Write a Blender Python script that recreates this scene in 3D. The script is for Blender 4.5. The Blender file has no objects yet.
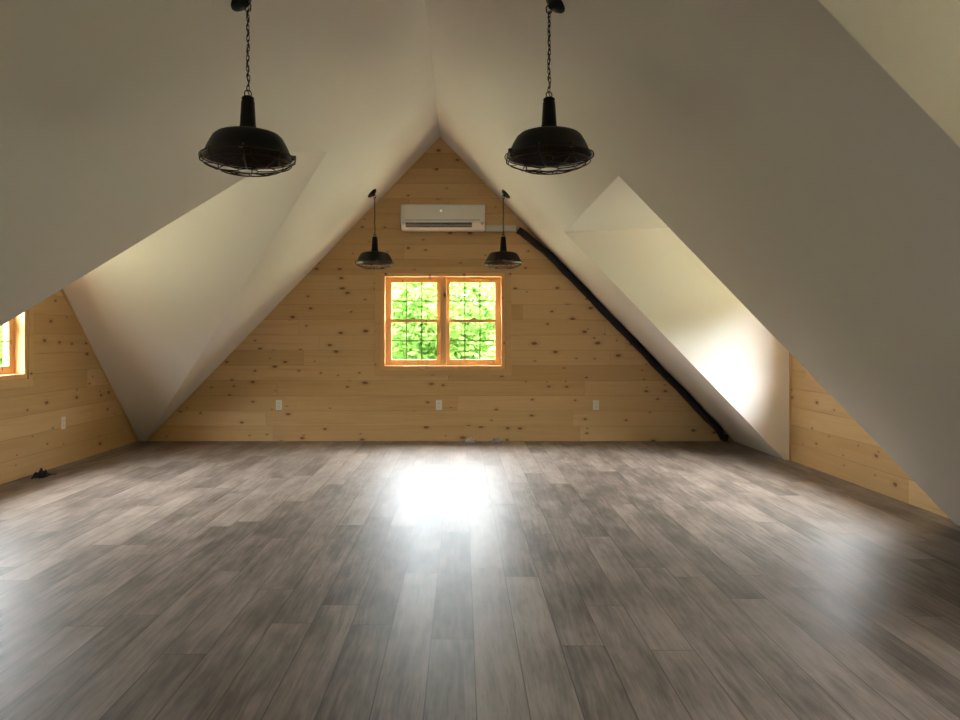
import bpy, math, random
from mathutils import Vector, Matrix
random.seed(7)
sc = bpy.context.scene
C = sc.collection
PI = math.pi

# ------------------------------------------------------------------ camera
cam_d = bpy.data.cameras.new('camera')
cam = bpy.data.objects.new('camera', cam_d); C.objects.link(cam)
cam.location = (0.257, 0.0, 1.2); cam.rotation_euler = (PI/2, 0, 0)
cam_d.sensor_width = 36; cam_d.lens = 27.0
cam_d.shift_x = 18/960; cam_d.shift_y = -21/960
cam_d.clip_start = 0.05; cam_d.clip_end = 300
sc.camera = cam

# ------------------------------------------------------------------ world: bright overcast sky
SKY = 86.0
w = bpy.data.worlds.new('sky'); sc.world = w; w.use_nodes = True
nt = w.node_tree; nt.nodes.clear()
wo = nt.nodes.new('ShaderNodeOutputWorld'); bg = nt.nodes.new('ShaderNodeBackground')
tc = nt.nodes.new('ShaderNodeTexCoord'); sp = nt.nodes.new('ShaderNodeSeparateXYZ')
rp = nt.nodes.new('ShaderNodeValToRGB')
rp.color_ramp.elements[0].position = 0.12; rp.color_ramp.elements[0].color = (0.155, 0.175, 0.205, 1)   # overcast: dim near the horizon, bright overhead
rp.color_ramp.elements[1].position = 0.55; rp.color_ramp.elements[1].color = (0.93, 0.97, 1.03, 1)
nt.links.new(tc.outputs['Generated'], sp.inputs[0]); nt.links.new(sp.outputs['Z'], rp.inputs[0])
nt.links.new(rp.outputs[0], bg.inputs['Color']); bg.inputs['Strength'].default_value = SKY
nt.links.new(bg.outputs[0], wo.inputs[0])

sc.view_settings.view_transform = 'Standard'
sc.view_settings.look = 'None'
sc.view_settings.gamma = 1
sc.view_settings.use_curve_mapping = False
sc.view_settings.exposure = 0.12

# ------------------------------------------------------------------ dimensions (metres)
D, YB = 8.45, -3.6            # far wall, back wall
RZ, SL = 3.574, 1.035         # ridge height, roof pitch
HX = RZ/SL                    # half width where the slope meets the floor
LX, RX = -3.54, 3.506         # side walls of the dormers
TW = 0.18                     # wall thickness
RD = [(4.66, 7.13), (-0.22, 2.151)]   # right dormers
HDX, HDZ = 1.272, 2.257       # header of the right dormers
LB = (-0.831, 5.82, RZ-SL*0.831)
LA = (-0.999, 5.168, RZ-SL*0.999)
LN = 2.588
WIN = [  # opening origin (inner, first corner), rotation, width, height
    ((-0.690, D, 0.845), 0, 1.450, 1.130),
    ((LX, 4.757, 0.857), PI/2, 1.523, 1.10),
    ((RX, 6.70, 0.90), -PI/2, 1.65, 1.09),
    ((RX, 1.63, 0.883), -PI/2, 1.337, 1.054),
    ((0.45, YB, 0.983), PI, 0.9, 1.0),  # unseen back window, added and sized for the daylight it brings in
]
# portals: tell the renderer where the daylight comes in
for i, (o, rz, ww, hh) in enumerate(WIN):
    ld = bpy.data.lights.new('window_daylight', 'AREA'); ld.shape = 'RECTANGLE'
    ld.size = ww; ld.size_y = hh; ld.cycles.is_portal = True
    lo = bpy.data.objects.new('window_daylight', ld); C.objects.link(lo)
    R = Matrix.Rotation(rz, 3, 'Z')
    lo.location = Vector(o) + R @ Vector((ww/2, TW+0.03, hh/2))
    lo.rotation_euler = (-PI/2, 0, rz)      # local -Z looks into the room
# ------------------------------------------------------------------ node helper
class G:
    def __init__(s, name):
        s.m = bpy.data.materials.new(name); s.m.use_nodes = True
        s.t = s.m.node_tree; s.t.nodes.clear()
        s.out = s.t.nodes.new('ShaderNodeOutputMaterial')
        s.b = s.t.nodes.new('ShaderNodeBsdfPrincipled')
        s.t.links.new(s.b.outputs[0], s.out.inputs['Surface'])
    def n(s, typ, **k):
        x = s.t.nodes.new(typ)
        for a, v in k.items(): setattr(x, a, v)
        return x
    def put(s, sock, v):
        if isinstance(v, bpy.types.NodeSocket): s.t.links.new(v, sock)
        elif isinstance(v, (tuple, list)) and len(v) == 3 and sock.type == 'RGBA': sock.default_value = (*v, 1)
        else: sock.default_value = v
    def m_(s, op, a, b=0.0, c=0.0, clamp=False):
        x = s.n('ShaderNodeMath', operation=op, use_clamp=clamp)
        for i, v in enumerate((a, b, c)): s.put(x.inputs[i], v)
        return x.outputs[0]
    def comb(s, x, y, z):
        c = s.n('ShaderNodeCombineXYZ')
        for i, v in enumerate((x, y, z)): s.put(c.inputs[i], v)
        return c.outputs[0]
    def obj(s):
        t = s.n('ShaderNodeTexCoord'); q = s.n('ShaderNodeSeparateXYZ')
        s.t.links.new(t.outputs['Object'], q.inputs[0])
        return t.outputs['Object'], q.outputs[0], q.outputs[1], q.outputs[2]
    def noise(s, vec, scale, detail=3, rough=0.5):
        x = s.n('ShaderNodeTexNoise'); s.put(x.inputs['Vector'], vec)
        x.inputs['Scale'].default_value = scale; x.inputs['Detail'].default_value = detail
        x.inputs['Roughness'].default_value = rough
        return x.outputs['Fac']
    def white(s, vec):
        x = s.n('ShaderNodeTexWhiteNoise', noise_dimensions='3D'); s.put(x.inputs['Vector'], vec)
        return x.outputs['Value']
    def mix(s, f, a, b, mode='MIX'):
        x = s.n('ShaderNodeMix', data_type='RGBA', blend_type=mode)
        s.put(x.inputs[0], f); s.put(x.inputs[6], a); s.put(x.inputs[7], b)
        return x.outputs[2]
    def rng(s, v, a, b, c=0.0, d=1.0):
        x = s.n('ShaderNodeMapRange', interpolation_type='SMOOTHSTEP')
        for i, q in enumerate((v, a, b, c, d)): s.put(x.inputs[i], q)
        return x.outputs[0]
    def bump(s, h, strength, dist):
        x = s.n('ShaderNodeBump'); s.put(x.inputs['Height'], h)
        x.inputs['Strength'].default_value = strength; x.inputs['Distance'].default_value = dist
        s.t.links.new(x.outputs[0], s.b.inputs['Normal'])
    def set(s, **k):
        for a, v in k.items(): s.put(s.b.inputs[a.replace('_', ' ')], v)
        return s.m

def plain(name, col, rough=0.5, metal=0.0, var=0.08):
    g = G(name); v, x, y, z = g.obj()
    n = g.noise(v, 30, 2)
    c = g.mix(g.m_('MULTIPLY', n, var*4, clamp=True), col, tuple(q*(1-var*2) for q in col))
    return g.set(Base_Color=c, Roughness=rough, Metallic=metal)

def drywall():
    g = G('drywall_paint'); v, x, y, z = g.obj()
    n = g.noise(v, 160, 2); b = g.noise(v, 1.6, 3)
    c = g.mix(b, (0.84, 0.77, 0.71), (0.87, 0.805, 0.75))
    g.bump(n, 0.08, 0.002)
    return g.set(Base_Color=c, Roughness=0.72)

def pine(axis, BH=0.178, name='knotty_pine_boards', boards=True,
         ca=(0.70, 0.475, 0.235), cb=(0.54, 0.335, 0.14)):
    g = G(name); v, x, y, z = g.obj()
    L = x if axis == 'x' else y            # along the boards
    if axis == 'z': L, z = z, x
    if boards:
        r = g.m_('FLOOR', g.m_('DIVIDE', z, BH)); fr = g.m_('FRACT', g.m_('DIVIDE', z, BH))
        off = g.m_('MULTIPLY', g.white(g.comb(r, 3.7, 1.1)), 3.6)
        bl = g.m_('DIVIDE', g.m_('ADD', L, off), 3.6); bi = g.m_('FLOOR', bl); bf = g.m_('FRACT', bl)
        idv = g.comb(r, bi, 0.5)
    else:
        r = 0.0; idv = g.comb(0.3, 0.2, 0.1)
    rnd = g.white(idv)
    sh = g.m_('MULTIPLY', rnd, 37.0)
    Lo = g.m_('ADD', L, sh)
    # long grain, warped
    wv = g.noise(g.comb(g.m_('MULTIPLY', Lo, 1.3), g.m_('MULTIPLY', z, 6.0), sh), 1.0, 2)
    gr = g.noise(g.comb(g.m_('MULTIPLY', Lo, 1.8), g.m_('ADD', g.m_('MULTIPLY', z, 62.0), g.m_('MULTIPLY', wv, 5.0)), sh), 1.0, 4, 0.6)
    tone = g.m_('ADD', g.m_('MULTIPLY', rnd, 0.55), g.m_('MULTIPLY', gr, 0.55))
    col = g.mix(g.rng(tone, 0.15, 0.95), ca, cb)
    # long darker heartwood streaks
    st = g.noise(g.comb(g.m_('MULTIPLY', Lo, 0.8), g.m_('MULTIPLY', z, 16.0), sh), 1.0, 2)
    col = g.mix(g.m_('MULTIPLY', g.rng(st, 0.54, 0.76), 0.40), col, (0.50, 0.27, 0.10))
    # knots
    dx = g.m_('ADD', Lo, g.m_('MULTIPLY', g.noise(v, 9, 2), 0.05))
    kv = g.n('ShaderNodeTexVoronoi', feature='F1', voronoi_dimensions='2D'); kv.inputs['Scale'].default_value = 1.0
    g.put(kv.inputs['Vector'], g.comb(g.m_('MULTIPLY', dx, 4.2), g.m_('MULTIPLY_ADD', z, 7.5, g.m_('MULTIPLY', rnd, 9.0)), 0.0))
    kd = kv.outputs['Distance']
    kc = g.n('ShaderNodeSeparateColor'); g.put(kc.inputs[0], kv.outputs['Color']); ksel = kc.outputs[0]
    kon = g.m_('GREATER_THAN', ksel, 0.56)
    size = g.m_('MULTIPLY', kon, g.m_('MULTIPLY_ADD', g.m_('POWER', kc.outputs[1], 2.0), 0.10, 0.045))
    size = g.m_('ADD', size, 0.0001)
    halo = g.rng(kd, size, g.m_('MULTIPLY', size, 3.2), 1.0, 0.0)
    core = g.rng(kd, g.m_('MULTIPLY', size, 0.6), g.m_('MULTIPLY', size, 1.25), 1.0, 0.0)
    col = g.mix(g.m_('MULTIPLY', halo, 0.30), col, (0.42, 0.22, 0.08))
    col = g.mix(g.m_('MULTIPLY', core, 0.88), col, (0.16, 0.065, 0.025))
    if boards:
        e = g.m_('MINIMUM', fr, g.m_('SUBTRACT', 1.0, fr))
        seam = g.rng(e, 0.0, 0.028, 1.0, 0.0)
        e2 = g.m_('MINIMUM', bf, g.m_('SUBTRACT', 1.0, bf))
        seam2 = g.rng(e2, 0.0, 0.0011, 1.0, 0.0)
        sm = g.m_('MAXIMUM', seam, seam2)
        col = g.mix(g.m_('MULTIPLY', sm, 0.38), col, (0.20, 0.10, 0.035))
        g.bump(g.m_('SUBTRACT', g.m_('MULTIPLY', gr, 0.1), sm), 0.5, 0.004)
    return g.set(Base_Color=col, Roughness=0.48)

def floor_mat():
    g = G('grey_brown_plank_floor'); v, x, y, z = g.obj()
    PW, PL = 0.170, 1.6
    xs = g.m_('DIVIDE', g.m_('SUBTRACT', x, 0.304), PW)
    c = g.m_('FLOOR', xs); fx = g.m_('FRACT', xs)
    off = g.m_('MULTIPLY', g.white(g.comb(c, 9.1, 4.2)), 1.0)
    ys = g.m_('ADD', g.m_('DIVIDE', y, PL), off)
    r = g.m_('FLOOR', ys); fy = g.m_('FRACT', ys)
    rnd = g.white(g.comb(c, r, 0.5)); rnd2 = g.white(g.comb(c, r, 7.5))
    sh = g.m_('MULTIPLY', rnd2, 31.0)
    wv = g.noise(g.comb(g.m_('MULTIPLY', x, 7.0), g.m_('MULTIPLY', y, 1.6), sh), 1.0, 2)
    gr = g.noise(g.comb(g.m_('ADD', g.m_('MULTIPLY', x, 48.0), g.m_('MULTIPLY', wv, 3.5)), g.m_('MULTIPLY', y, 2.6), sh), 1.0, 5, 0.65)
    bl = g.noise(g.comb(g.m_('MULTIPLY', x, 6.0), g.m_('MULTIPLY', y, 2.2), sh), 1.0, 4, 0.6)
    t = g.m_('ADD', g.m_('MULTIPLY', rnd, 0.22), g.m_('ADD', g.m_('MULTIPLY', gr, 0.60), g.m_('MULTIPLY', bl, 0.70)))
    col = g.mix(g.rng(t, 0.45, 1.10), (0.075, 0.057, 0.046), (0.31, 0.247, 0.208))
    # fine open cerused pores
    po = g.noise(g.comb(g.m_('ADD', g.m_('MULTIPLY', x, 210.0), g.m_('MULTIPLY', wv, 5.0)), g.m_('MULTIPLY', y, 9.0), sh), 1.0, 2)
    col = g.mix(g.m_('MULTIPLY', g.rng(po, 0.56, 0.74), 0.32), col, (0.05, 0.038, 0.03))
    ex = g.m_('MULTIPLY', g.m_('MINIMUM', fx, g.m_('SUBTRACT', 1.0, fx)), PW)
    ey = g.m_('MULTIPLY', g.m_('MINIMUM', fy, g.m_('SUBTRACT', 1.0, fy)), PL)
    seam = g.rng(g.m_('MINIMUM', ex, ey), 0.0006, 0.0032, 1.0, 0.0)
    col = g.mix(g.m_('MULTIPLY', seam, 0.75), col, (0.035, 0.027, 0.02))
    rough = g.m_('ADD', g.m_('MULTIPLY', rnd2, 0.10), g.m_('MULTIPLY_ADD', gr, 0.20, 0.24))
    g.bump(g.m_('SUBTRACT', g.m_('ADD', g.m_('MULTIPLY', gr, 0.30), g.m_('MULTIPLY', po, -0.25)), g.m_('MULTIPLY', seam, 0.25)), 0.4, 0.0012)
    return g.set(Base_Color=col, Roughness=rough, IOR=1.07, Coat_Weight=0.55, Coat_Roughness=0.50, Coat_IOR=1.42)

def glass_mat():
    g = G('window_glass'); t = g.t
    tr = g.n('ShaderNodeBsdfTransparent'); gl = g.n('ShaderNodeBsdfGlossy'); mx = g.n('ShaderNodeMixShader')
    tr.inputs[0].default_value = (0.97, 0.985, 0.97, 1); gl.inputs['Roughness'].default_value = 0.02
    lw = g.n('ShaderNodeLayerWeight'); lw.inputs[0].default_value = 0.5
    fac = g.m_('MULTIPLY_ADD', g.m_('POWER', lw.outputs['Facing'], 5.0), 0.55, 0.012)
    t.links.new(fac, mx.inputs[0]); t.links.new(tr.outputs[0], mx.inputs[1]); t.links.new(gl.outputs[0], mx.inputs[2])
    t.links.new(mx.outputs[0], g.out.inputs['Surface'])
    return g.m

def leaf_mat():
    g = G('leaf_green'); v, x, y, z = g.obj()
    n = g.noise(v, 1.3, 2)
    c = g.mix(g.rng(n, 0.3, 0.7), LEAF_A, LEAF_B)
    g.set(Base_Color=c, Roughness=0.9, Specular_IOR_Level=0.0)
    tl = g.n('ShaderNodeBsdfTranslucent'); g.put(tl.inputs[0], c)
    mx = g.n('ShaderNodeMixShader'); mx.inputs[0].default_value = 0.4
    g.t.links.new(g.b.outputs[0], mx.inputs[1]); g.t.links.new(tl.outputs[0], mx.inputs[2])
    g.t.links.new(mx.outputs[0], g.out.inputs['Surface'])
    return g.m
LEAF_A = (0.070, 0.160, 0.028); LEAF_B = (0.125, 0.205, 0.042)

M = dict(
    dry=drywall(), pinex=pine('x'), piney=pine('y'), floor=floor_mat(), glass=glass_mat(), leaf=leaf_mat(),
    frame=pine('z', name='window_pine', boards=False, ca=(0.80, 0.47, 0.20), cb=(0.70, 0.37, 0.14)),
    trim=pine('x', name='casing_pine', boards=False, ca=(0.64, 0.41, 0.185), cb=(0.56, 0.33, 0.125)),
    munt=plain('grille_backlit_dark', (0.10, 0.085, 0.05), 0.5),  # grille bars: their dark look against the daylight is put into the colour
    lock=plain('sash_lock_metal', (0.35, 0.28, 0.16), 0.35, 0.8),
    black=plain('black_enamel', (0.006, 0.008, 0.0065), 0.42),
    inner=plain('shade_inner_rust', (0.030, 0.012, 0.008), 0.40, 0.1),
    iron=plain('bronze_wire', (0.055, 0.036, 0.024), 0.35, 0.8),
    brass=plain('socket_brass', (0.30, 0.20, 0.09), 0.35, 0.9),
    ac=plain('unit_plastic', (0.74, 0.72, 0.68), 0.38, 0, 0.01),
    acslot=plain('unit_louvre_dark', (0.05, 0.045, 0.04), 0.5),
    acgrey=plain('unit_seam_grey', (0.30, 0.29, 0.27), 0.5),
    foam=plain('black_foam_insulation', (0.012, 0.009, 0.012), 0.85),
    duct=plain('white_pvc', (0.70, 0.67, 0.61), 0.45),
    plate=plain('outlet_plastic', (0.78, 0.76, 0.72), 0.35, 0, 0.01),
    hole=plain('outlet_slot', (0.03, 0.03, 0.03), 0.6),
    cloth=plain('black_cloth', (0.014, 0.013, 0.014), 0.9),
    lawn=plain('lawn_grass', (0.20, 0.21, 0.125), 0.9, 0, 0.2),
    bark=plain('bark', (0.12, 0.09, 0.06), 0.9, 0, 0.2),
)
M['black'].node_tree.nodes['Principled BSDF'].inputs['Specular IOR Level'].default_value = 0.22
def led():
    g = G('display_light'); return g.set(Base_Color=(0.9, 0.9, 0.85), Emission_Color=(1.0, 0.96, 0.85), Emission_Strength=1.6)
M['led'] = led()
def bulb():
    g = G('bulb_glass'); tr = g.n('ShaderNodeBsdfTransparent'); gl = g.n('ShaderNodeBsdfGlossy'); mx = g.n('ShaderNodeMixShader')
    tr.inputs[0].default_value = (0.93, 0.84, 0.66, 1); gl.inputs['Roughness'].default_value = 0.04
    lw = g.n('ShaderNodeLayerWeight'); lw.inputs[0].default_value = 0.5
    fac = g.m_('MULTIPLY_ADD', g.m_('POWER', lw.outputs['Facing'], 5.0), 0.8, 0.05)
    g.t.links.new(fac, mx.inputs[0]); g.t.links.new(tr.outputs[0], mx.inputs[1]); g.t.links.new(gl.outputs[0], mx.inputs[2])
    g.t.links.new(mx.outputs[0], g.out.inputs['Surface']); return g.m
M['bulb'] = bulb()
def plastic_film():
    g = G('clear_film'); tr = g.n('ShaderNodeBsdfTransparent'); mx = g.n('ShaderNodeMixShader'); mx.inputs[0].default_value = 0.35
    g.set(Base_Color=(0.66, 0.60, 0.52), Roughness=0.3)
    g.t.links.new(tr.outputs[0], mx.inputs[1]); g.t.links.new(g.b.outputs[0], mx.inputs[2])
    g.t.links.new(mx.outputs[0], g.out.inputs['Surface']); return g.m
M['film'] = plastic_film()

# ------------------------------------------------------------------ mesh helper
class MB:
    def __init__(s): s.v = []; s.f = []
    def add(s, vs, fs):
        k = len(s.v); s.v += [tuple(p) for p in vs]; s.f += [tuple(i+k for i in f) for f in fs]
    def box(s, x0, x1, y0, y1, z0, z1, R=None):
        vs = [Vector((x, y, z)) for x in (x0, x1) for y in (y0, y1) for z in (z0, z1)]
        if R: vs = [R @ p for p in vs]
        s.add(vs, [(0,1,3,2),(4,6,7,5),(0,4,5,1),(2,3,7,6),(0,2,6,4),(1,5,7,3)])
    def prism(s, pts, off):
        n = len(pts); a = [Vector(p) for p in pts]; b = [p + off for p in a]
        s.add(a + b, [tuple(range(n))[::-1], tuple(range(n, 2*n))] + [(i, (i+1) % n, n+(i+1) % n, n+i) for i in range(n)])
    def slab(s, pts, t, inside=(0, 2.5, 1.0)):
        a = [Vector(p) for p in pts]; nrm = Vector()
        for i in range(len(a)):
            p, q = a[i], a[(i+1) % len(a)]
            nrm += Vector(((p.y-q.y)*(p.z+q.z), (p.z-q.z)*(p.x+q.x), (p.x-q.x)*(p.y+q.y)))
        nrm.normalize()
        if nrm.dot(Vector(inside)-a[0]) > 0: nrm = -nrm
        s.prism(pts, nrm*t)
    def lathe(s, prof, n=32, M4=None, close=False):
        vs = []
        for r, z in prof:
            for k in range(n):
                a = 2*PI*k/n; p = Vector((r*math.cos(a), r*math.sin(a), z)); vs.append(M4 @ p if M4 else p)
        fs = []; m = len(prof)
        for i in range(m if close else m-1):
            j = (i+1) % m
            for k in range(n): q = (k+1) % n; fs.append((i*n+k, i*n+q, j*n+q, j*n+k))
        if not close:
            if prof[0][0] > 1e-6: fs.append(tuple(range(n))[::-1])
            if prof[-1][0] > 1e-6: fs.append(tuple(range((m-1)*n, m*n)))
        s.add(vs, fs)
    def tube(s, pts, r, n=8, closed=False):
        P = [Vector(p) for p in pts]; m = len(P); vs = []; up = None
        for i in range(m):
            if closed: t = P[(i+1) % m]-P[i-1]
            else: t = P[min(i+1, m-1)]-P[max(i-1, 0)]
            t.normalize()
            if up is None:
                up = t.orthogonal().normalized()
            up = (up - t*up.dot(t)).normalized(); sd = t.cross(up)
            rr = r[i] if isinstance(r, (list, tuple)) else r
            for k in range(n):
                a = 2*PI*k/n; vs.append(P[i] + (up*math.cos(a)+sd*math.sin(a))*rr)
        fs = []
        for i in range(m if closed else m-1):
            j = (i+1) % m
            for k in range(n): q = (k+1) % n; fs.append((i*n+k, i*n+q, j*n+q, j*n+k))
        if not closed: fs += [tuple(range(n))[::-1], tuple(range((m-1)*n, m*n))]
        s.add(vs, fs)
    def build(s, name, mat, parent=None, smooth=False, bevel=0.0, loc=None):
        me = bpy.data.meshes.new(name); me.from_pydata(s.v, [], s.f); me.update()
        import bmesh
        bm = bmesh.new(); bm.from_mesh(me); bmesh.ops.recalc_face_normals(bm, faces=bm.faces); bm.to_mesh(me); bm.free()
        me.materials.append(mat)
        if smooth:
            for p in me.polygons: p.use_smooth = True
        o = bpy.data.objects.new(name, me); C.objects.link(o)
        if parent: o.parent = parent
        if loc: o.location = loc
        if bevel:
            b = o.modifiers.new('bevel', 'BEVEL'); b.width = bevel; b.segments = 3; b.limit_method = 'ANGLE'
        return o

def struct(o, label=None):
    o['kind'] = 'structure'
    if label: o['label'] = label
    return o
def tag(o, label, cat, group=None, kind=None):
    o['label'] = label; o['category'] = cat
    if group: o['group'] = group
    if kind: o['kind'] = kind
    return o
def empty(name, loc=(0,0,0), rot=(0,0,0)):
    o = bpy.data.objects.new(name, None); C.objects.link(o); o.location = loc; o.rotation_euler = rot
    o.empty_display_size = 0.1
    return o

# ------------------------------------------------------------------ structure
m = MB(); m.box(LX-TW, RX+TW, YB-TW, D+TW, -0.2, 0.0)
struct(m.build('floor', M['floor']), 'grey-brown wood plank floor running towards the far gable wall')

def zs(x): return RZ - SL*abs(x)
def P(x, y): return (x, y, zs(x))
m = MB(); m.slab([P(0, YB), P(0, D), P(-HX, D), LB, LA, (-HX, LN, 0), P(-HX, YB)], 0.12)
struct(m.build('ceiling_left', M['dry']), 'left sloping painted ceiling with the gabled dormer opening')
(y0, y1), (y2, y3) = RD
m = MB(); m.slab([P(0, YB), P(0, D), P(HX, D), P(HX, y1), P(HDX, y1), P(HDX, y0), P(HX, y0),
                  P(HX, y3), P(HDX, y3), P(HDX, y2), P(HX, y2), P(HX, YB)], 0.12)
struct(m.build('ceiling_right', M['dry']), 'right sloping painted ceiling with two dormer openings')

def wall_pieces(mb, outline, a0, a1, b0, b1, fn, off):
    """wall in a vertical plane: outline as (a, b) profile functions lo/hi split round an opening"""
    for poly in outline: mb.prism([fn(a, b) for a, b in poly], off)
# far gable wall
wx0, wx1, wz0, wz1 = -0.690, 0.760, 0.845, 1.975
def gable(y, x0, x1, z0, z1, off, name, label):
    mb = MB(); fn = lambda a, b: (a, y, b)
    wall_pieces(mb, [
        [(-HX, 0), (x0, 0), (x0, zs(x0))],
        [(x1, 0), (HX, 0), (x1, zs(x1))],
        [(x0, 0), (x1, 0), (x1, z0), (x0, z0)],
        [(x0, z1), (x1, z1), (x1, zs(x1)), (0, RZ), (x0, zs(x0))]], 0, 0, 0, 0, fn, off)
    return struct(mb.build(name, M['pinex']), label)
gable(D, wx0, wx1, wz0, wz1, Vector((0, TW, 0)), 'wall_far', 'far gable wall of horizontal knotty pine boards')
gable(YB, -0.45, 0.45, 0.983, 1.983, Vector((0, -TW, 0)), 'wall_back', 'pine gable wall behind the viewer')

# left dormer wall
fn = lambda a, b: (LX, a, b)
za = LA[2]; zb = LB[2]
def p1(y): return zb*(D-y)/(D-LB[1])
def p2(y): return za*(y-LN)/(LA[1]-LN)
wy0, wy1, z0, z1 = 4.757, 4.757+1.523, 0.857, 0.857+1.10
mb = MB()
wall_pieces(mb, [[(LN, 0), (wy0, 0), (wy0, p2(wy0))],
    [(wy1, 0), (D, 0), (wy1, p1(wy1))],
    [(wy0, 0), (wy1, 0), (wy1, z0), (wy0, z0)],
    [(wy0, z1), (wy1, z1), (wy1, p1(wy1)), (LB[1], zb), (LA[1], za), (wy0, p2(wy0))]], 0,0,0,0, fn, Vector((-TW, 0, 0)))
struct(mb.build('wall_left', M['piney']), 'left dormer wall of pale knotty pine boards')
mb = MB(); mb.slab([LB, (LX, LB[1], zb), (LX, D, 0), (-HX, D, 0)], 0.10, inside=(-3.0, 5.5, 0.5))
struct(mb.build('ceiling_left_dormer_far', M['dry']), 'far sloping side of the left gabled dormer ceiling')
mb = MB(); mb.slab([LB, LA, (LX, LA[1], za), (LX, LB[1], zb)], 0.10, inside=(-3.0, 5.5, 0.5))
struct(mb.build('ceiling_left_dormer_ridge', M['dry']), 'narrow ridge strip of the left dormer ceiling')
mb = MB(); mb.slab([LA, (-HX, LN, 0), (LX, LN, 0), (LX, LA[1], za)], 0.10, inside=(-3.0, 5.5, 0.5))
struct(mb.build('ceiling_left_dormer_near', M['dry']), 'near sloping side of the left gabled dormer ceiling')

# right dormers
RISE = 0.05
HZ = HDZ + RISE*(RX-HDX)
for i, (a, b) in enumerate(RD):
    wn = ['far', 'near'][i]
    wy0, wy1 = ((5.05, 6.70), (0.293, 1.63))[i]; sz, tz = ((0.90, 1.99), (0.883, 1.937))[i]
    fn = lambda p, q: (RX, p, q); mb = MB()
    wall_pieces(mb, [[(a, 0), (wy0, 0), (wy0, HZ), (a, HZ)], [(wy1, 0), (b, 0), (b, HZ), (wy1, HZ)],
        [(wy0, 0), (wy1, 0), (wy1, sz), (wy0, sz)], [(wy0, tz), (wy1, tz), (wy1, HZ), (wy0, HZ)]], 0,0,0,0, fn, Vector((TW, 0, 0)))
    struct(mb.build('wall_right_'+wn, M['piney']), 'pine board wall inside the %s right dormer' % wn)
    for yy, s in ((a, -1), (b, 1)):
        yi = yy-0.004*s; mb = MB()      # front face sits on the slope line, back face is tucked above the ceiling
        fr_ = [(HX, yi, 0), (HDX, yi, zs(HDX)), (RX, yi, HZ), (RX, yi, 0)]
        bk_ = [(HX+0.03, yi+0.1*s, 0), (HDX+0.03, yi+0.1*s, zs(HDX)), (RX, yi+0.1*s, HZ), (RX, yi+0.1*s, 0)]
        mb.add(fr_+bk_, [(0, 1, 2, 3), (7, 6, 5, 4), (0, 4, 5, 1), (1, 5, 6, 2), (2, 6, 7, 3), (3, 7, 4, 0)])
        struct(mb.build('wall_right_%s_cheek' % wn, M['dry']), 'painted cheek wall of the %s right dormer' % wn)
    mb = MB(); mb.slab([(HDX, a, zs(HDX)), (HDX, b, zs(HDX)), (RX, b, HZ), (RX, a, HZ)], 0.1)
    struct(mb.build('ceiling_right_%s_dormer' % wn, M['dry']), 'painted ceiling of the %s right dormer' % wn)
# eave strips of floor-level where the slope meets the floor are closed by the slabs themselves

# slim pine trims
def strip(name, p, q, wdt, dep, mat, label, n1, n2):
    p, q, n1, n2 = map(Vector, (p, q, n1, n2)); mb = MB()
    a = [p, p+n1*wdt, p+n1*wdt+n2*dep, p+n2*dep]
    mb.prism(a, q-p); return struct(mb.build(name, mat), label)
d1 = Vector((0, D-LB[1], -zb)).normalized()
strip('trim_1', (LX, LB[1], zb), (LX, D, 0), 0.022, 0.012, M['trim'], 'thin pine trim where left wall meets dormer slope',
      Vector((0, -d1.z, d1.y))*-1, (1, 0, 0))
strip('trim_2', (RX, RD[0][1], 0), (RX, RD[0][1], HZ), 0.022, 0.012, M['trim'], 'thin pine corner trim beside the right cheek wall',
      (0, -1, 0), (-1, 0, 0))

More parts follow.
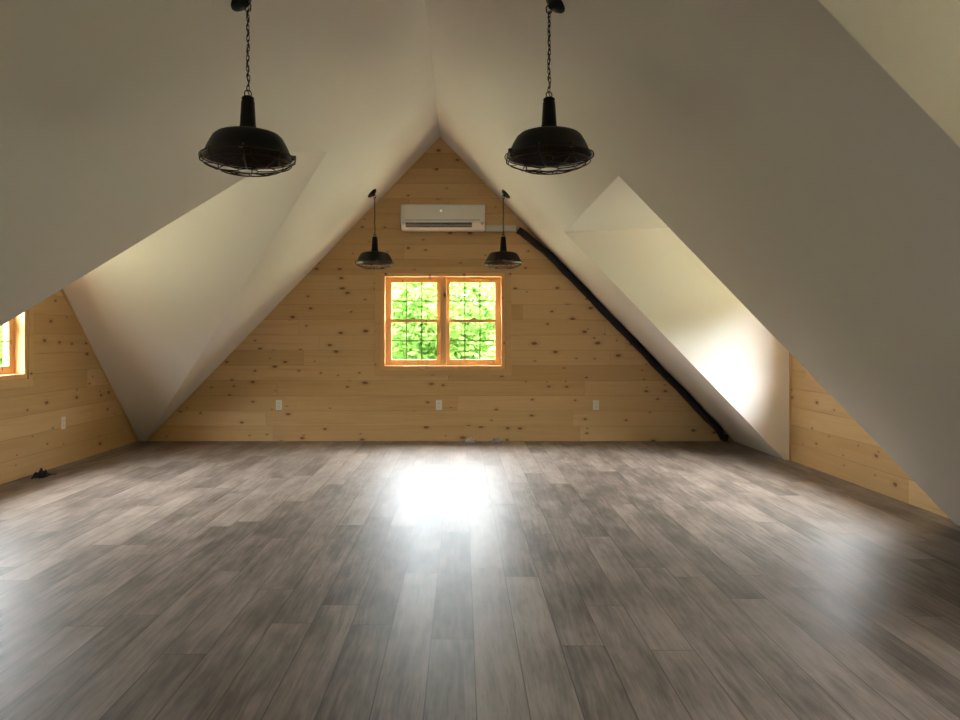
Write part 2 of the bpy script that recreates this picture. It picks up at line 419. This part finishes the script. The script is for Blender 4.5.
# ------------------------------------------------------------------ windows
def make_window(n, o, rz, W, H, label):
    root = struct(empty('window_%d' % n, o, (0, 0, rz)), label)
    t = 0.04; mb = MB()
    mb.box(0, t, -0.006, TW, 0, H); mb.box(W-t, W, -0.006, TW, 0, H)
    mb.box(t, W-t, -0.006, TW, 0, t); mb.box(t, W-t, -0.006, TW, H-t, H)
    mb.build('window_frame', M['frame'], root)
    c = 0.075; mb = MB(); e = 0.006
    mb.box(-c, -e, -0.016, 0, -c, H+c); mb.box(W+e, W+c, -0.016, 0, -c, H+c)
    mb.box(-e, W+e, -0.016, 0, H+e, H+c); mb.box(-e, W+e, -0.016, 0, -c, -e)
    mb.build('casing', M['trim'], root, bevel=0.003)
    mb = MB(); mb.box(W/2-0.036, W/2+0.036, 0.045, TW, t, H-t); mb.build('mullion', M['frame'], root, bevel=0.002)
    mid = H/2+0.005
    for x0, x1 in ((t, W/2-0.036), (W/2+0.036, W-t)):
        for lo in (0, 1):
            za, zb_ = (t, mid+0.018) if lo else (mid-0.018, H-t)
            ya, yb = (0.085, 0.118) if lo else (0.122, 0.155)
            sl, sr = (0.070, 0.040) if x0 < 0.1 else (0.040, 0.070); rb = 0.072 if lo else 0.034; rt = 0.034 if lo else 0.062
            mb = MB()
            mb.box(x0, x0+sl, ya, yb, za, zb_); mb.box(x1-sr, x1, ya, yb, za, zb_)
            mb.box(x0+sl, x1-sr, ya, yb, za, za+rb); mb.box(x0+sl, x1-sr, ya, yb, zb_-rt, zb_)
            sash = mb.build('sash', M['frame'], root)
            gx0, gx1, gz0, gz1 = x0+sl, x1-sr, za+rb, zb_-rt; yc = (ya+yb)/2
            mb = MB(); mb.box(gx0, gx1, yc-0.002, yc+0.002, gz0, gz1); mb.build('pane', M['glass'], sash)
            mb = MB(); b = 0.0065
            for k in (1, 2):
                xc = gx0+(gx1-gx0)*k/3; mb.box(xc-b, xc+b, yc-0.014, yc-0.004, gz0, gz1)
            zc = (gz0+gz1)/2; mb.box(gx0, gx1, yc-0.0145, yc-0.0035, zc-b, zc+b)
            mb.build('grille', M['munt'], sash)
            if lo:
                mb = MB(); xc = (x0+x1)/2
                mb.box(xc-0.03, xc+0.03, ya+0.004, yb-0.006, zb_, zb_+0.010); mb.box(xc-0.006, xc+0.022, ya-0.006, ya+0.012, zb_+0.010, zb_+0.018)
                mb.build('sash_lock', M['lock'], sash)
    return root
labels = ['twin double-hung pine window in the far gable wall, trees outside',
          'pine window in the left dormer wall, mostly cut off by the frame',
          'pine window hidden inside the far right dormer', 'pine window inside the near right dormer',
          'unseen pine window added in the gable behind the viewer for extra daylight']
for i, (o, rz, ww, hh) in enumerate(WIN): make_window(i+1, o, rz, ww, hh, labels[i])

# ------------------------------------------------------------------ air conditioner
ac = empty('air_conditioner', (0.040, D, 2.456)); tag(ac, 'white wall-mounted split air conditioner above the far window', 'air conditioner')
W2 = 0.484
mb = MB()
prof = [(0, 0.0), (0, 0.292), (-0.20, 0.292), (-0.225, 0.272), (-0.235, 0.10), (-0.225, 0.075), (-0.17, 0.028), (-0.13, 0.0)]
mb.prism([(-W2, y, z) for y, z in prof], Vector((2*W2, 0, 0)))
mb.build('body', M['ac'], ac, bevel=0.018)
mb = MB(); mb.prism([(-W2+0.05, -0.226, 0.275), (-W2+0.05, -0.237, 0.275), (-W2+0.05, -0.246, 0.112), (-W2+0.05, -0.232, 0.112)], Vector((2*W2-0.10, 0, 0)))
mb.build('front_panel', M['ac'], ac, bevel=0.003)
mb = MB(); mb.box(-W2+0.05, W2-0.06, -0.2385, -0.228, 0.098, 0.106); mb.build('panel_seam', M['acgrey'], ac)
def onslope(u): return (-0.225+0.055*u, 0.075-0.047*u)
mb = MB()
(ya, za_), (yb, zb_) = onslope(-0.02), onslope(0.95)
mb.prism([(-W2+0.055, ya-0.003, za_-0.003), (-W2+0.055, ya+0.02, za_+0.01), (-W2+0.055, yb+0.02, zb_+0.01), (-W2+0.055, yb-0.003, zb_-0.003)], Vector((0.76, 0, 0)))
mb.build('air_outlet', M['acslot'], ac)
for k in (0.45,):
    mb = MB(); y_, z_ = onslope(k)
    mb.box(-W2+0.06, -W2+0.81, y_-0.009, y_-0.003, z_-0.012, z_+0.004)
    mb.build('louvre', M['acgrey'], ac)
for xx in (-0.24, 0.06):
    mb = MB(); y_, z_ = onslope(0.15); mb.prism([(xx-0.03, y_-0.008, z_+0.010), (xx+0.03, y_-0.008, z_+0.010), (xx+0.01, y_-0.008, z_-0.016), (xx-0.01, y_-0.008, z_-0.016)], Vector((0, 0.008, 0)))
    mb.build('louvre_clip', M['acslot'], ac)
for xx in (-W2+0.012, W2-0.05):
    mb = MB(); mb.box(xx, xx+0.034, -0.234, -0.206, 0.045, 0.078); mb.build('corner_cap', M['ac'], ac, bevel=0.008)
mb = MB(); mb.lathe([(0.0, -0.001), (0.010, -0.001), (0.010, 0.003), (0.0, 0.003)], 16, Matrix.Translation((-0.022, -0.2435, 0.205)) @ Matrix.Rotation(PI/2, 4, 'X'))
mb.build('display_light', M['led'], ac)['label'] = 'small glowing white display light'

# pipe cover and black insulated line set
mb = MB(); mb.box(0.528, 0.885, D-0.075, D, 2.455, 2.525)
tag(mb.build('pipe_cover', M['duct'], bevel=0.006), 'short white pipe cover running right from the air conditioner', 'pipe cover')
pts = []
pix = [(518, 230), (524, 234), (536, 244), (550, 256), (566, 272), (584, 291), (604, 313), (622, 332), (640, 352), (656, 371), (672, 388), (690, 404), (704, 416), (716, 428), (723, 437), (727, 442)]
for k, (px, py) in enumerate(pix):
    yy = D-0.052; s = yy/720; pts.append((0.257+(px-462)*s, yy, max(0.042, 1.2+(339-py)*s)))
K = math.sqrt(1+SL*SL)
for k in range(3, len(pts)-2):
    x_, y_, z_ = pts[k]; d_ = 0.047+0.004*math.sin(k*2.3); pts[k] = ((RZ-z_-d_*K)/SL, y_, z_)
sm = []
for i in range(len(pts)-1):
    a = pts[max(i-1, 0)]; b = pts[i]; c = pts[i+1]; d = pts[min(i+2, len(pts)-1)]
    for q in range(4):
        t = q/4; sm.append(tuple(0.5*((2*b[k])+(-a[k]+c[k])*t+(2*a[k]-5*b[k]+4*c[k]-d[k])*t*t+(-a[k]+3*b[k]-3*c[k]+d[k])*t**3) for k in range(3)))
sm.append(pts[-1])
mb = MB(); mb.tube(sm, [0.041+0.002*math.sin(i*1.7) for i in range(len(sm))], 14)
ls = tag(mb.build('insulated_pipe', M['foam'], smooth=True), 'black foam-insulated pipe running down the right slope to the floor', 'pipe')

# ------------------------------------------------------------------ pendant lamps
def outlet_link(mb, c, rot, L=0.030, wd=0.012, r=0.0019):
    pts = []
    for k in range(16):
        a = 2*PI*k/16; x = math.cos(a)*wd/2; z = math.sin(a)*wd/2 + (L/2-wd/2)*(1 if math.sin(a) >= 0 else -1)
        pts.append((c[0]+x*math.cos(rot), c[1]+x*math.sin(rot), c[2]+z))
    mb.tube(pts, r, 6, closed=True)

Z_SOCK0, Z_SHO0, Z_RIM0 = 2.323, 2.160, 2.046
def make_lamp(x, y, label, dz=0.0, yaw=0.0):
    Z_SOCK, Z_SHO, Z_RIM = Z_SOCK0+dz, Z_SHO0+dz, Z_RIM0+dz
    side = -1 if x < 0 else 1
    zt = RZ-SL*abs(x)                      # slope height above the chain
    root = tag(empty('pendant_lamp', (x, y, Z_RIM)), label, 'pendant lamp', 'caged black pendant lamps')
    B = Matrix.Identity(4)
    # canopy: a low dome set flush on the slope, a little further down the slope than the chain
    ang = math.atan(SL)*side
    nrm = Vector((-side*SL, 0, -1)).normalized()
    cx = x+side*0.034; cp = Vector((cx, y, RZ-SL*abs(cx))) - Vector((x, y, Z_RIM))
    q = nrm.to_track_quat('Z', 'Y').to_matrix().to_4x4()
    mb = MB(); mb.lathe([(0.0, 0.0), (0.060, 0.0), (0.062, 0.004), (0.060, 0.012), (0.045, 0.026), (0.016, 0.034), (0.012, 0.044), (0.0, 0.046)], 32, Matrix.Translation(cp) @ q)
    mb.build('canopy', M['black'], root, smooth=True)
    tip = cp + nrm*0.046
    # loop + chain down to the socket
    top = tip.z-0.0; bot = Z_SOCK+0.028-Z_RIM
    mb = MB(); outlet_link(mb, (tip.x*0.5, 0, top-0.006), 0, 0.040, 0.028, 0.003)
    mb.build('hanging_loop', M['iron'], root, smooth=True)
    mb = MB(); n = max(6, int(round((top-0.02-bot)/0.0235))); st = (top-0.02-bot)/n
    for k in range(n):
        zc = bot+st*(k+0.5); f = (k+0.5)/n
        outlet_link(mb, (0.004*math.sin(k*0.9)*(1-f)+tip.x*0.5*f*f, 0.003*math.cos(k*1.1)*(1-f), zc), (PI/2 if k % 2 else 0)+0.5, st+0.0065, 0.0115, 0.0019)
    mb.build('chain', M['iron'], root, smooth=True)
    mb = MB(); pts = []
    for k in range(60):
        f = k/59; a = k*0.75
        pts.append((tip.x*0.5*f*f+0.0055*math.cos(a), 0.0055*math.sin(a), bot-0.02+(top-bot+0.01)*f))
    mb.tube(pts, 0.0026, 6); mb.build('cord', M['black'], root, smooth=True)
    b2 = Z_SOCK-Z_RIM
    mb = MB(); outlet_link(mb, (0, 0, b2+0.014), 0.3, 0.034, 0.030, 0.003); mb.build('hook', M['iron'], root, smooth=True)
    # neck
    s0 = Z_SHO-Z_RIM
    mb = MB(); mb.lathe([(0.0, b2+0.002), (0.020, b2+0.002), (0.027, b2-0.003), (0.029, b2-0.010), (0.0275, b2-0.013), (0.0275, b2-0.020), (0.030, b2-0.023), (0.036, s0+0.035), (0.041, s0+0.004), (0.046, s0-0.004), (0.0, s0-0.004)], 36)
    mb.build('neck', M['black'], root, smooth=True)
    # shade: thin spun metal, outside and inside surfaces
    out = [(0.030, s0-0.001), (0.080, s0-0.002), (0.118, s0-0.007), (0.142, s0-0.015), (0.157, s0-0.028), (0.171, s0-0.052), (0.184, s0-0.078), (0.193, s0-0.100), (0.203, s0-0.112), (0.206, s0-0.118)]
    inn = [(0.203, s0-0.118), (0.190, s0-0.103), (0.181, s0-0.080), (0.168, s0-0.054), (0.154, s0-0.031), (0.139, s0-0.019), (0.116, s0-0.011), (0.078, s0-0.006), (0.030, s0-0.005)]
    mb = MB(); mb.lathe(out + inn[:1], 64); sh = mb.build('lamp_shade', M['black'], root, smooth=True)
    # remove the end caps of the open lathe (they would close the shade)
    import bmesh
    def openup(o):
        bm = bmesh.new(); bm.from_mesh(o.data)
        bmesh.ops.delete(bm, geom=[f for f in bm.faces if len(f.verts) > 8], context='FACES'); bm.to_mesh(o.data); bm.free()
    openup(sh)
    mb = MB(); mb.lathe(inn, 64); li = mb.build('shade_lining', M['inner'], sh, smooth=True); openup(li)
    li['label'] = 'rust-brown inside of the shade'
    # bulb and socket
    mb = MB(); mb.lathe([(0.0, s0-0.004), (0.022, s0-0.004), (0.022, s0-0.045), (0.018, s0-0.05), (0.0, s0-0.05)], 24); mb.build('socket', M['brass'], root, smooth=True)
    mb = MB(); mb.lathe([(0.013, s0-0.048), (0.015, s0-0.062), (0.026, s0-0.085), (0.031, s0-0.105), (0.028, s0-0.125), (0.016, s0-0.139), (0.0, s0-0.143)], 24); mb.build('bulb', M['bulb'], root, smooth=True)
    # wire cage: clip ring at the rim, three rings, eight bent ribs
    mb = MB()
    def ring(r, z, tr, n=40): mb.tube([(r*math.cos(2*PI*k/n), r*math.sin(2*PI*k/n), z) for k in range(n)], tr, 6, closed=True)
    ring(0.214, -0.006, 0.003); ring(0.198, -0.034, 0.003); ring(0.125, -0.064, 0.003); ring(0.045, -0.068, 0.0026)
    for k in range(8):
        a = 2*PI*k/8+0.2+yaw; c_, s_ = math.cos(a), math.sin(a)
        prof = [(0.204, 0.008), (0.214, -0.004), (0.213, -0.024), (0.198, -0.034), (0.165, -0.050), (0.125, -0.064), (0.085, -0.067), (0.045, -0.068)]
        mb.tube([(r*c_, r*s_, z) for r, z in prof], 0.003, 6)
    for k in range(8):                               # zigzag wires between the ribs
        a = 2*PI*(k+0.5)/8+0.2+yaw; h = PI/8
        mb.tube([(0.198*math.cos(a-h), 0.198*math.sin(a-h), -0.034), (0.160*math.cos(a), 0.160*math.sin(a), -0.052), (0.198*math.cos(a+h), 0.198*math.sin(a+h), -0.034)], 0.002, 6)
    mb.build('cage', M['iron'], root, smooth=True)
    for k in range(4):
        a = PI/2*k+0.15+yaw; mb = MB(); R = Matrix.Rotation(a, 3, 'Z')
        mb.box(0.199, 0.218, -0.009, 0.009, -0.010, 0.010, R); mb.build('clip', M['iron'], root)
    return root
make_lamp(-0.736, 3.34, 'black caged pendant lamp hanging nearest on the left, on a chain', yaw=0.0)
make_lamp(0.679, 3.49, 'black caged pendant lamp hanging nearest on the right, on a chain', dz=0.045, yaw=0.25)
make_lamp(-0.704, 7.93, 'small-looking black caged pendant lamp left of the air conditioner by the far wall', yaw=0.1)
make_lamp(0.712, 7.93, 'small-looking black caged pendant lamp in front of the white pipe cover', yaw=0.3)

# ------------------------------------------------------------------ outlets
def outlet(loc, rz, label):
    root = tag(empty('wall_outlet', loc, (0, 0, rz)), label, 'outlet', 'wall outlets')
    mb = MB(); mb.box(-0.036, 0.036, -0.006, 0, -0.058, 0.058); mb.build('cover_plate', M['plate'], root, bevel=0.002)
    for zc in (-0.021, 0.021):
        mb = MB(); mb.box(-0.016, 0.016, -0.008, -0.005, zc-0.014, zc+0.014); r = mb.build('receptacle', M['plate'], root, bevel=0.002)
        mb = MB(); mb.box(-0.008, -0.0055, -0.0085, -0.0075, zc-0.005, zc+0.006); mb.box(0.0055, 0.008, -0.0085, -0.0075, zc-0.005, zc+0.006)
        mb.build('slot', M['hole'], r)
    return root
sD = D/720
for px, lb in ((279, 'white outlet low on the far wall, left of the window'), (439, 'white outlet on the far wall straight below the window'), (596, 'white outlet low on the far wall, right of the window')):
    outlet((0.257+(px-462)*sD, D, 1.2-66*sD), 0, lb)
yy = 720*3.797/399
outlet((LX, yy, 1.2-84*yy/720), PI/2, 'white outlet on the left dormer wall below the window')

# ------------------------------------------------------------------ small things on the floor
def crumple(name, mat, loc, sx, sy, sz, seed, n=18, th=0.003):
    rnd = random.Random(seed); vs = []; fs = []
    for i in range(n+1):
        for j in range(n+1):
            u, v = i/n-0.5, j/n-0.5; r = math.hypot(u, v)*2
            h = max(0.0, 1-r**2)*(0.55+0.45*math.sin(u*17+seed)*math.cos(v*13+seed*2))+0.12*rnd.random()
            vs.append((u*sx*(1+0.2*math.sin(v*9+seed))+rnd.uniform(-1, 1)*sx*0.012, v*sy*(1+0.25*math.sin(u*8+seed)), max(0.002, h*sz)))
    for i in range(n):
        for j in range(n):
            a = i*(n+1)+j; fs.append((a, a+1, a+n+2, a+n+1))
    mb = MB(); mb.add(vs, fs); o = mb.build(name, mat, smooth=False, loc=loc)
    s = o.modifiers.new('thick', 'SOLIDIFY'); s.thickness = th; s.offset = 1
    return o
yy = 720*3.70/(462-38)
o = crumple('crumpled_cloth', M['cloth'], (LX+0.13, yy, 0.0), 0.11, 0.20, 0.075, 3)
tag(o, 'small black crumpled bundle on the floor against the left wall', 'cloth')
o = crumple('plastic_scrap', M['film'], (0.257+(470-462)*sD, D-0.09, 0.0), 0.17, 0.11, 0.075, 5, 12, 0.0015)
tag(o, 'crumpled clear plastic scrap on floor below the window, left of the two', 'plastic scrap', 'plastic scraps at the far wall')
o = crumple('plastic_scrap', M['film'], (0.257+(496-462)*sD, D-0.09, 0.0), 0.13, 0.10, 0.06, 8, 12, 0.0015)
tag(o, 'smaller crumpled clear plastic scrap on floor at far wall, right of the two', 'plastic scrap', 'plastic scraps at the far wall')

# ------------------------------------------------------------------ outdoors
GZ = -3.2
mb = MB(); mb.box(-70, 70, -70, 70, GZ-0.3, GZ)
tag(mb.build('lawn', M['lawn']), 'dry grassy yard around the house, below the windows', 'grass', kind='structure')
def leafcloud(blobs, n, size, seed):
    rnd = random.Random(seed); mb = MB(); tot = sum(b[3]**2 for b in blobs)
    for b in blobs:
        for _ in range(int(n*b[3]**2/tot)):
            d = Vector((rnd.gauss(0, 1), rnd.gauss(0, 1), rnd.gauss(0, 1))).normalized()*b[3]*(0.75+0.3*rnd.random())
            c = Vector(b[:3]) + Vector((d.x, d.y, d.z*0.85))
            a = Vector((rnd.gauss(0, 1), rnd.gauss(0, 1), rnd.gauss(0, 0.6))).normalized(); e = a.orthogonal().normalized(); s = size*rnd.uniform(0.6, 1.3)
            mb.add([c-a*s, c+e*s*0.5, c+a*s, c-e*s*0.5], [(0, 1, 2, 3)])
    return mb
rnd = random.Random(11)
blobs = [(rnd.uniform(-1.6, 1.6), rnd.uniform(-1.6, 1.6), rnd.uniform(2.0, 5.7), rnd.uniform(1.1, 1.8)) for _ in range(22)]
proto = None; spots = [(-7.6, 20.5), (-0.2, 20), (7.2, 20.5), (-14.5, 18.5), (14.5, 18.8)]
for i, (x, y) in enumerate(spots):
    if i == 0:
        t = empty('leafy_tree', (x, y, GZ))
        mb = MB(); mb.tube([(0, 0, 0), (0.1, 0.05, 2.5), (-0.1, 0.1, 5), (0, 0, 5.6)], [0.22, 0.18, 0.13, 0.05], 10); mb.build('trunk', M['bark'], t, smooth=True)
        leafcloud(blobs, 20000, 0.12, 4).build('foliage', M['leaf'], t); proto = t
    else:
        t = proto.copy(); C.objects.link(t); t.location = (x, y, GZ); t.rotation_euler.z = i*1.3
        for ch in proto.children: c = ch.copy(); C.objects.link(c); c.parent = t
    tag(t, 'bright green leafy tree seen through the far window', 'tree', 'trees outside the far window')
bl = []
rnd = random.Random(5)
for k in range(100):
    a = rnd.uniform(-0.8, 0.8); q = rnd.uniform(31, 35); bl.append((q*math.sin(a), q*math.cos(a), GZ+rnd.uniform(0.5, 6.4), rnd.uniform(1.8, 2.6)))
tag(leafcloud(bl, 60000, 0.36, 9).build('woodland_edge', M['leaf']), 'dense green woodland beyond the trees outside the far window', 'woodland', kind='stuff')
bl = []
for k in range(230):
    a = rnd.uniform(0.95, 2*PI-0.95); q = rnd.uniform(22, 27); bl.append((q*math.sin(a), q*math.cos(a)*1.1, GZ+rnd.uniform(0.5, 12.0), rnd.uniform(2.0, 3.0)))
tag(leafcloud(bl, 40000, 0.5, 12).build('woodland_edge', M['leaf']), 'green woodland round the sides of the house, beyond the dormer windows', 'woodland', kind='stuff')
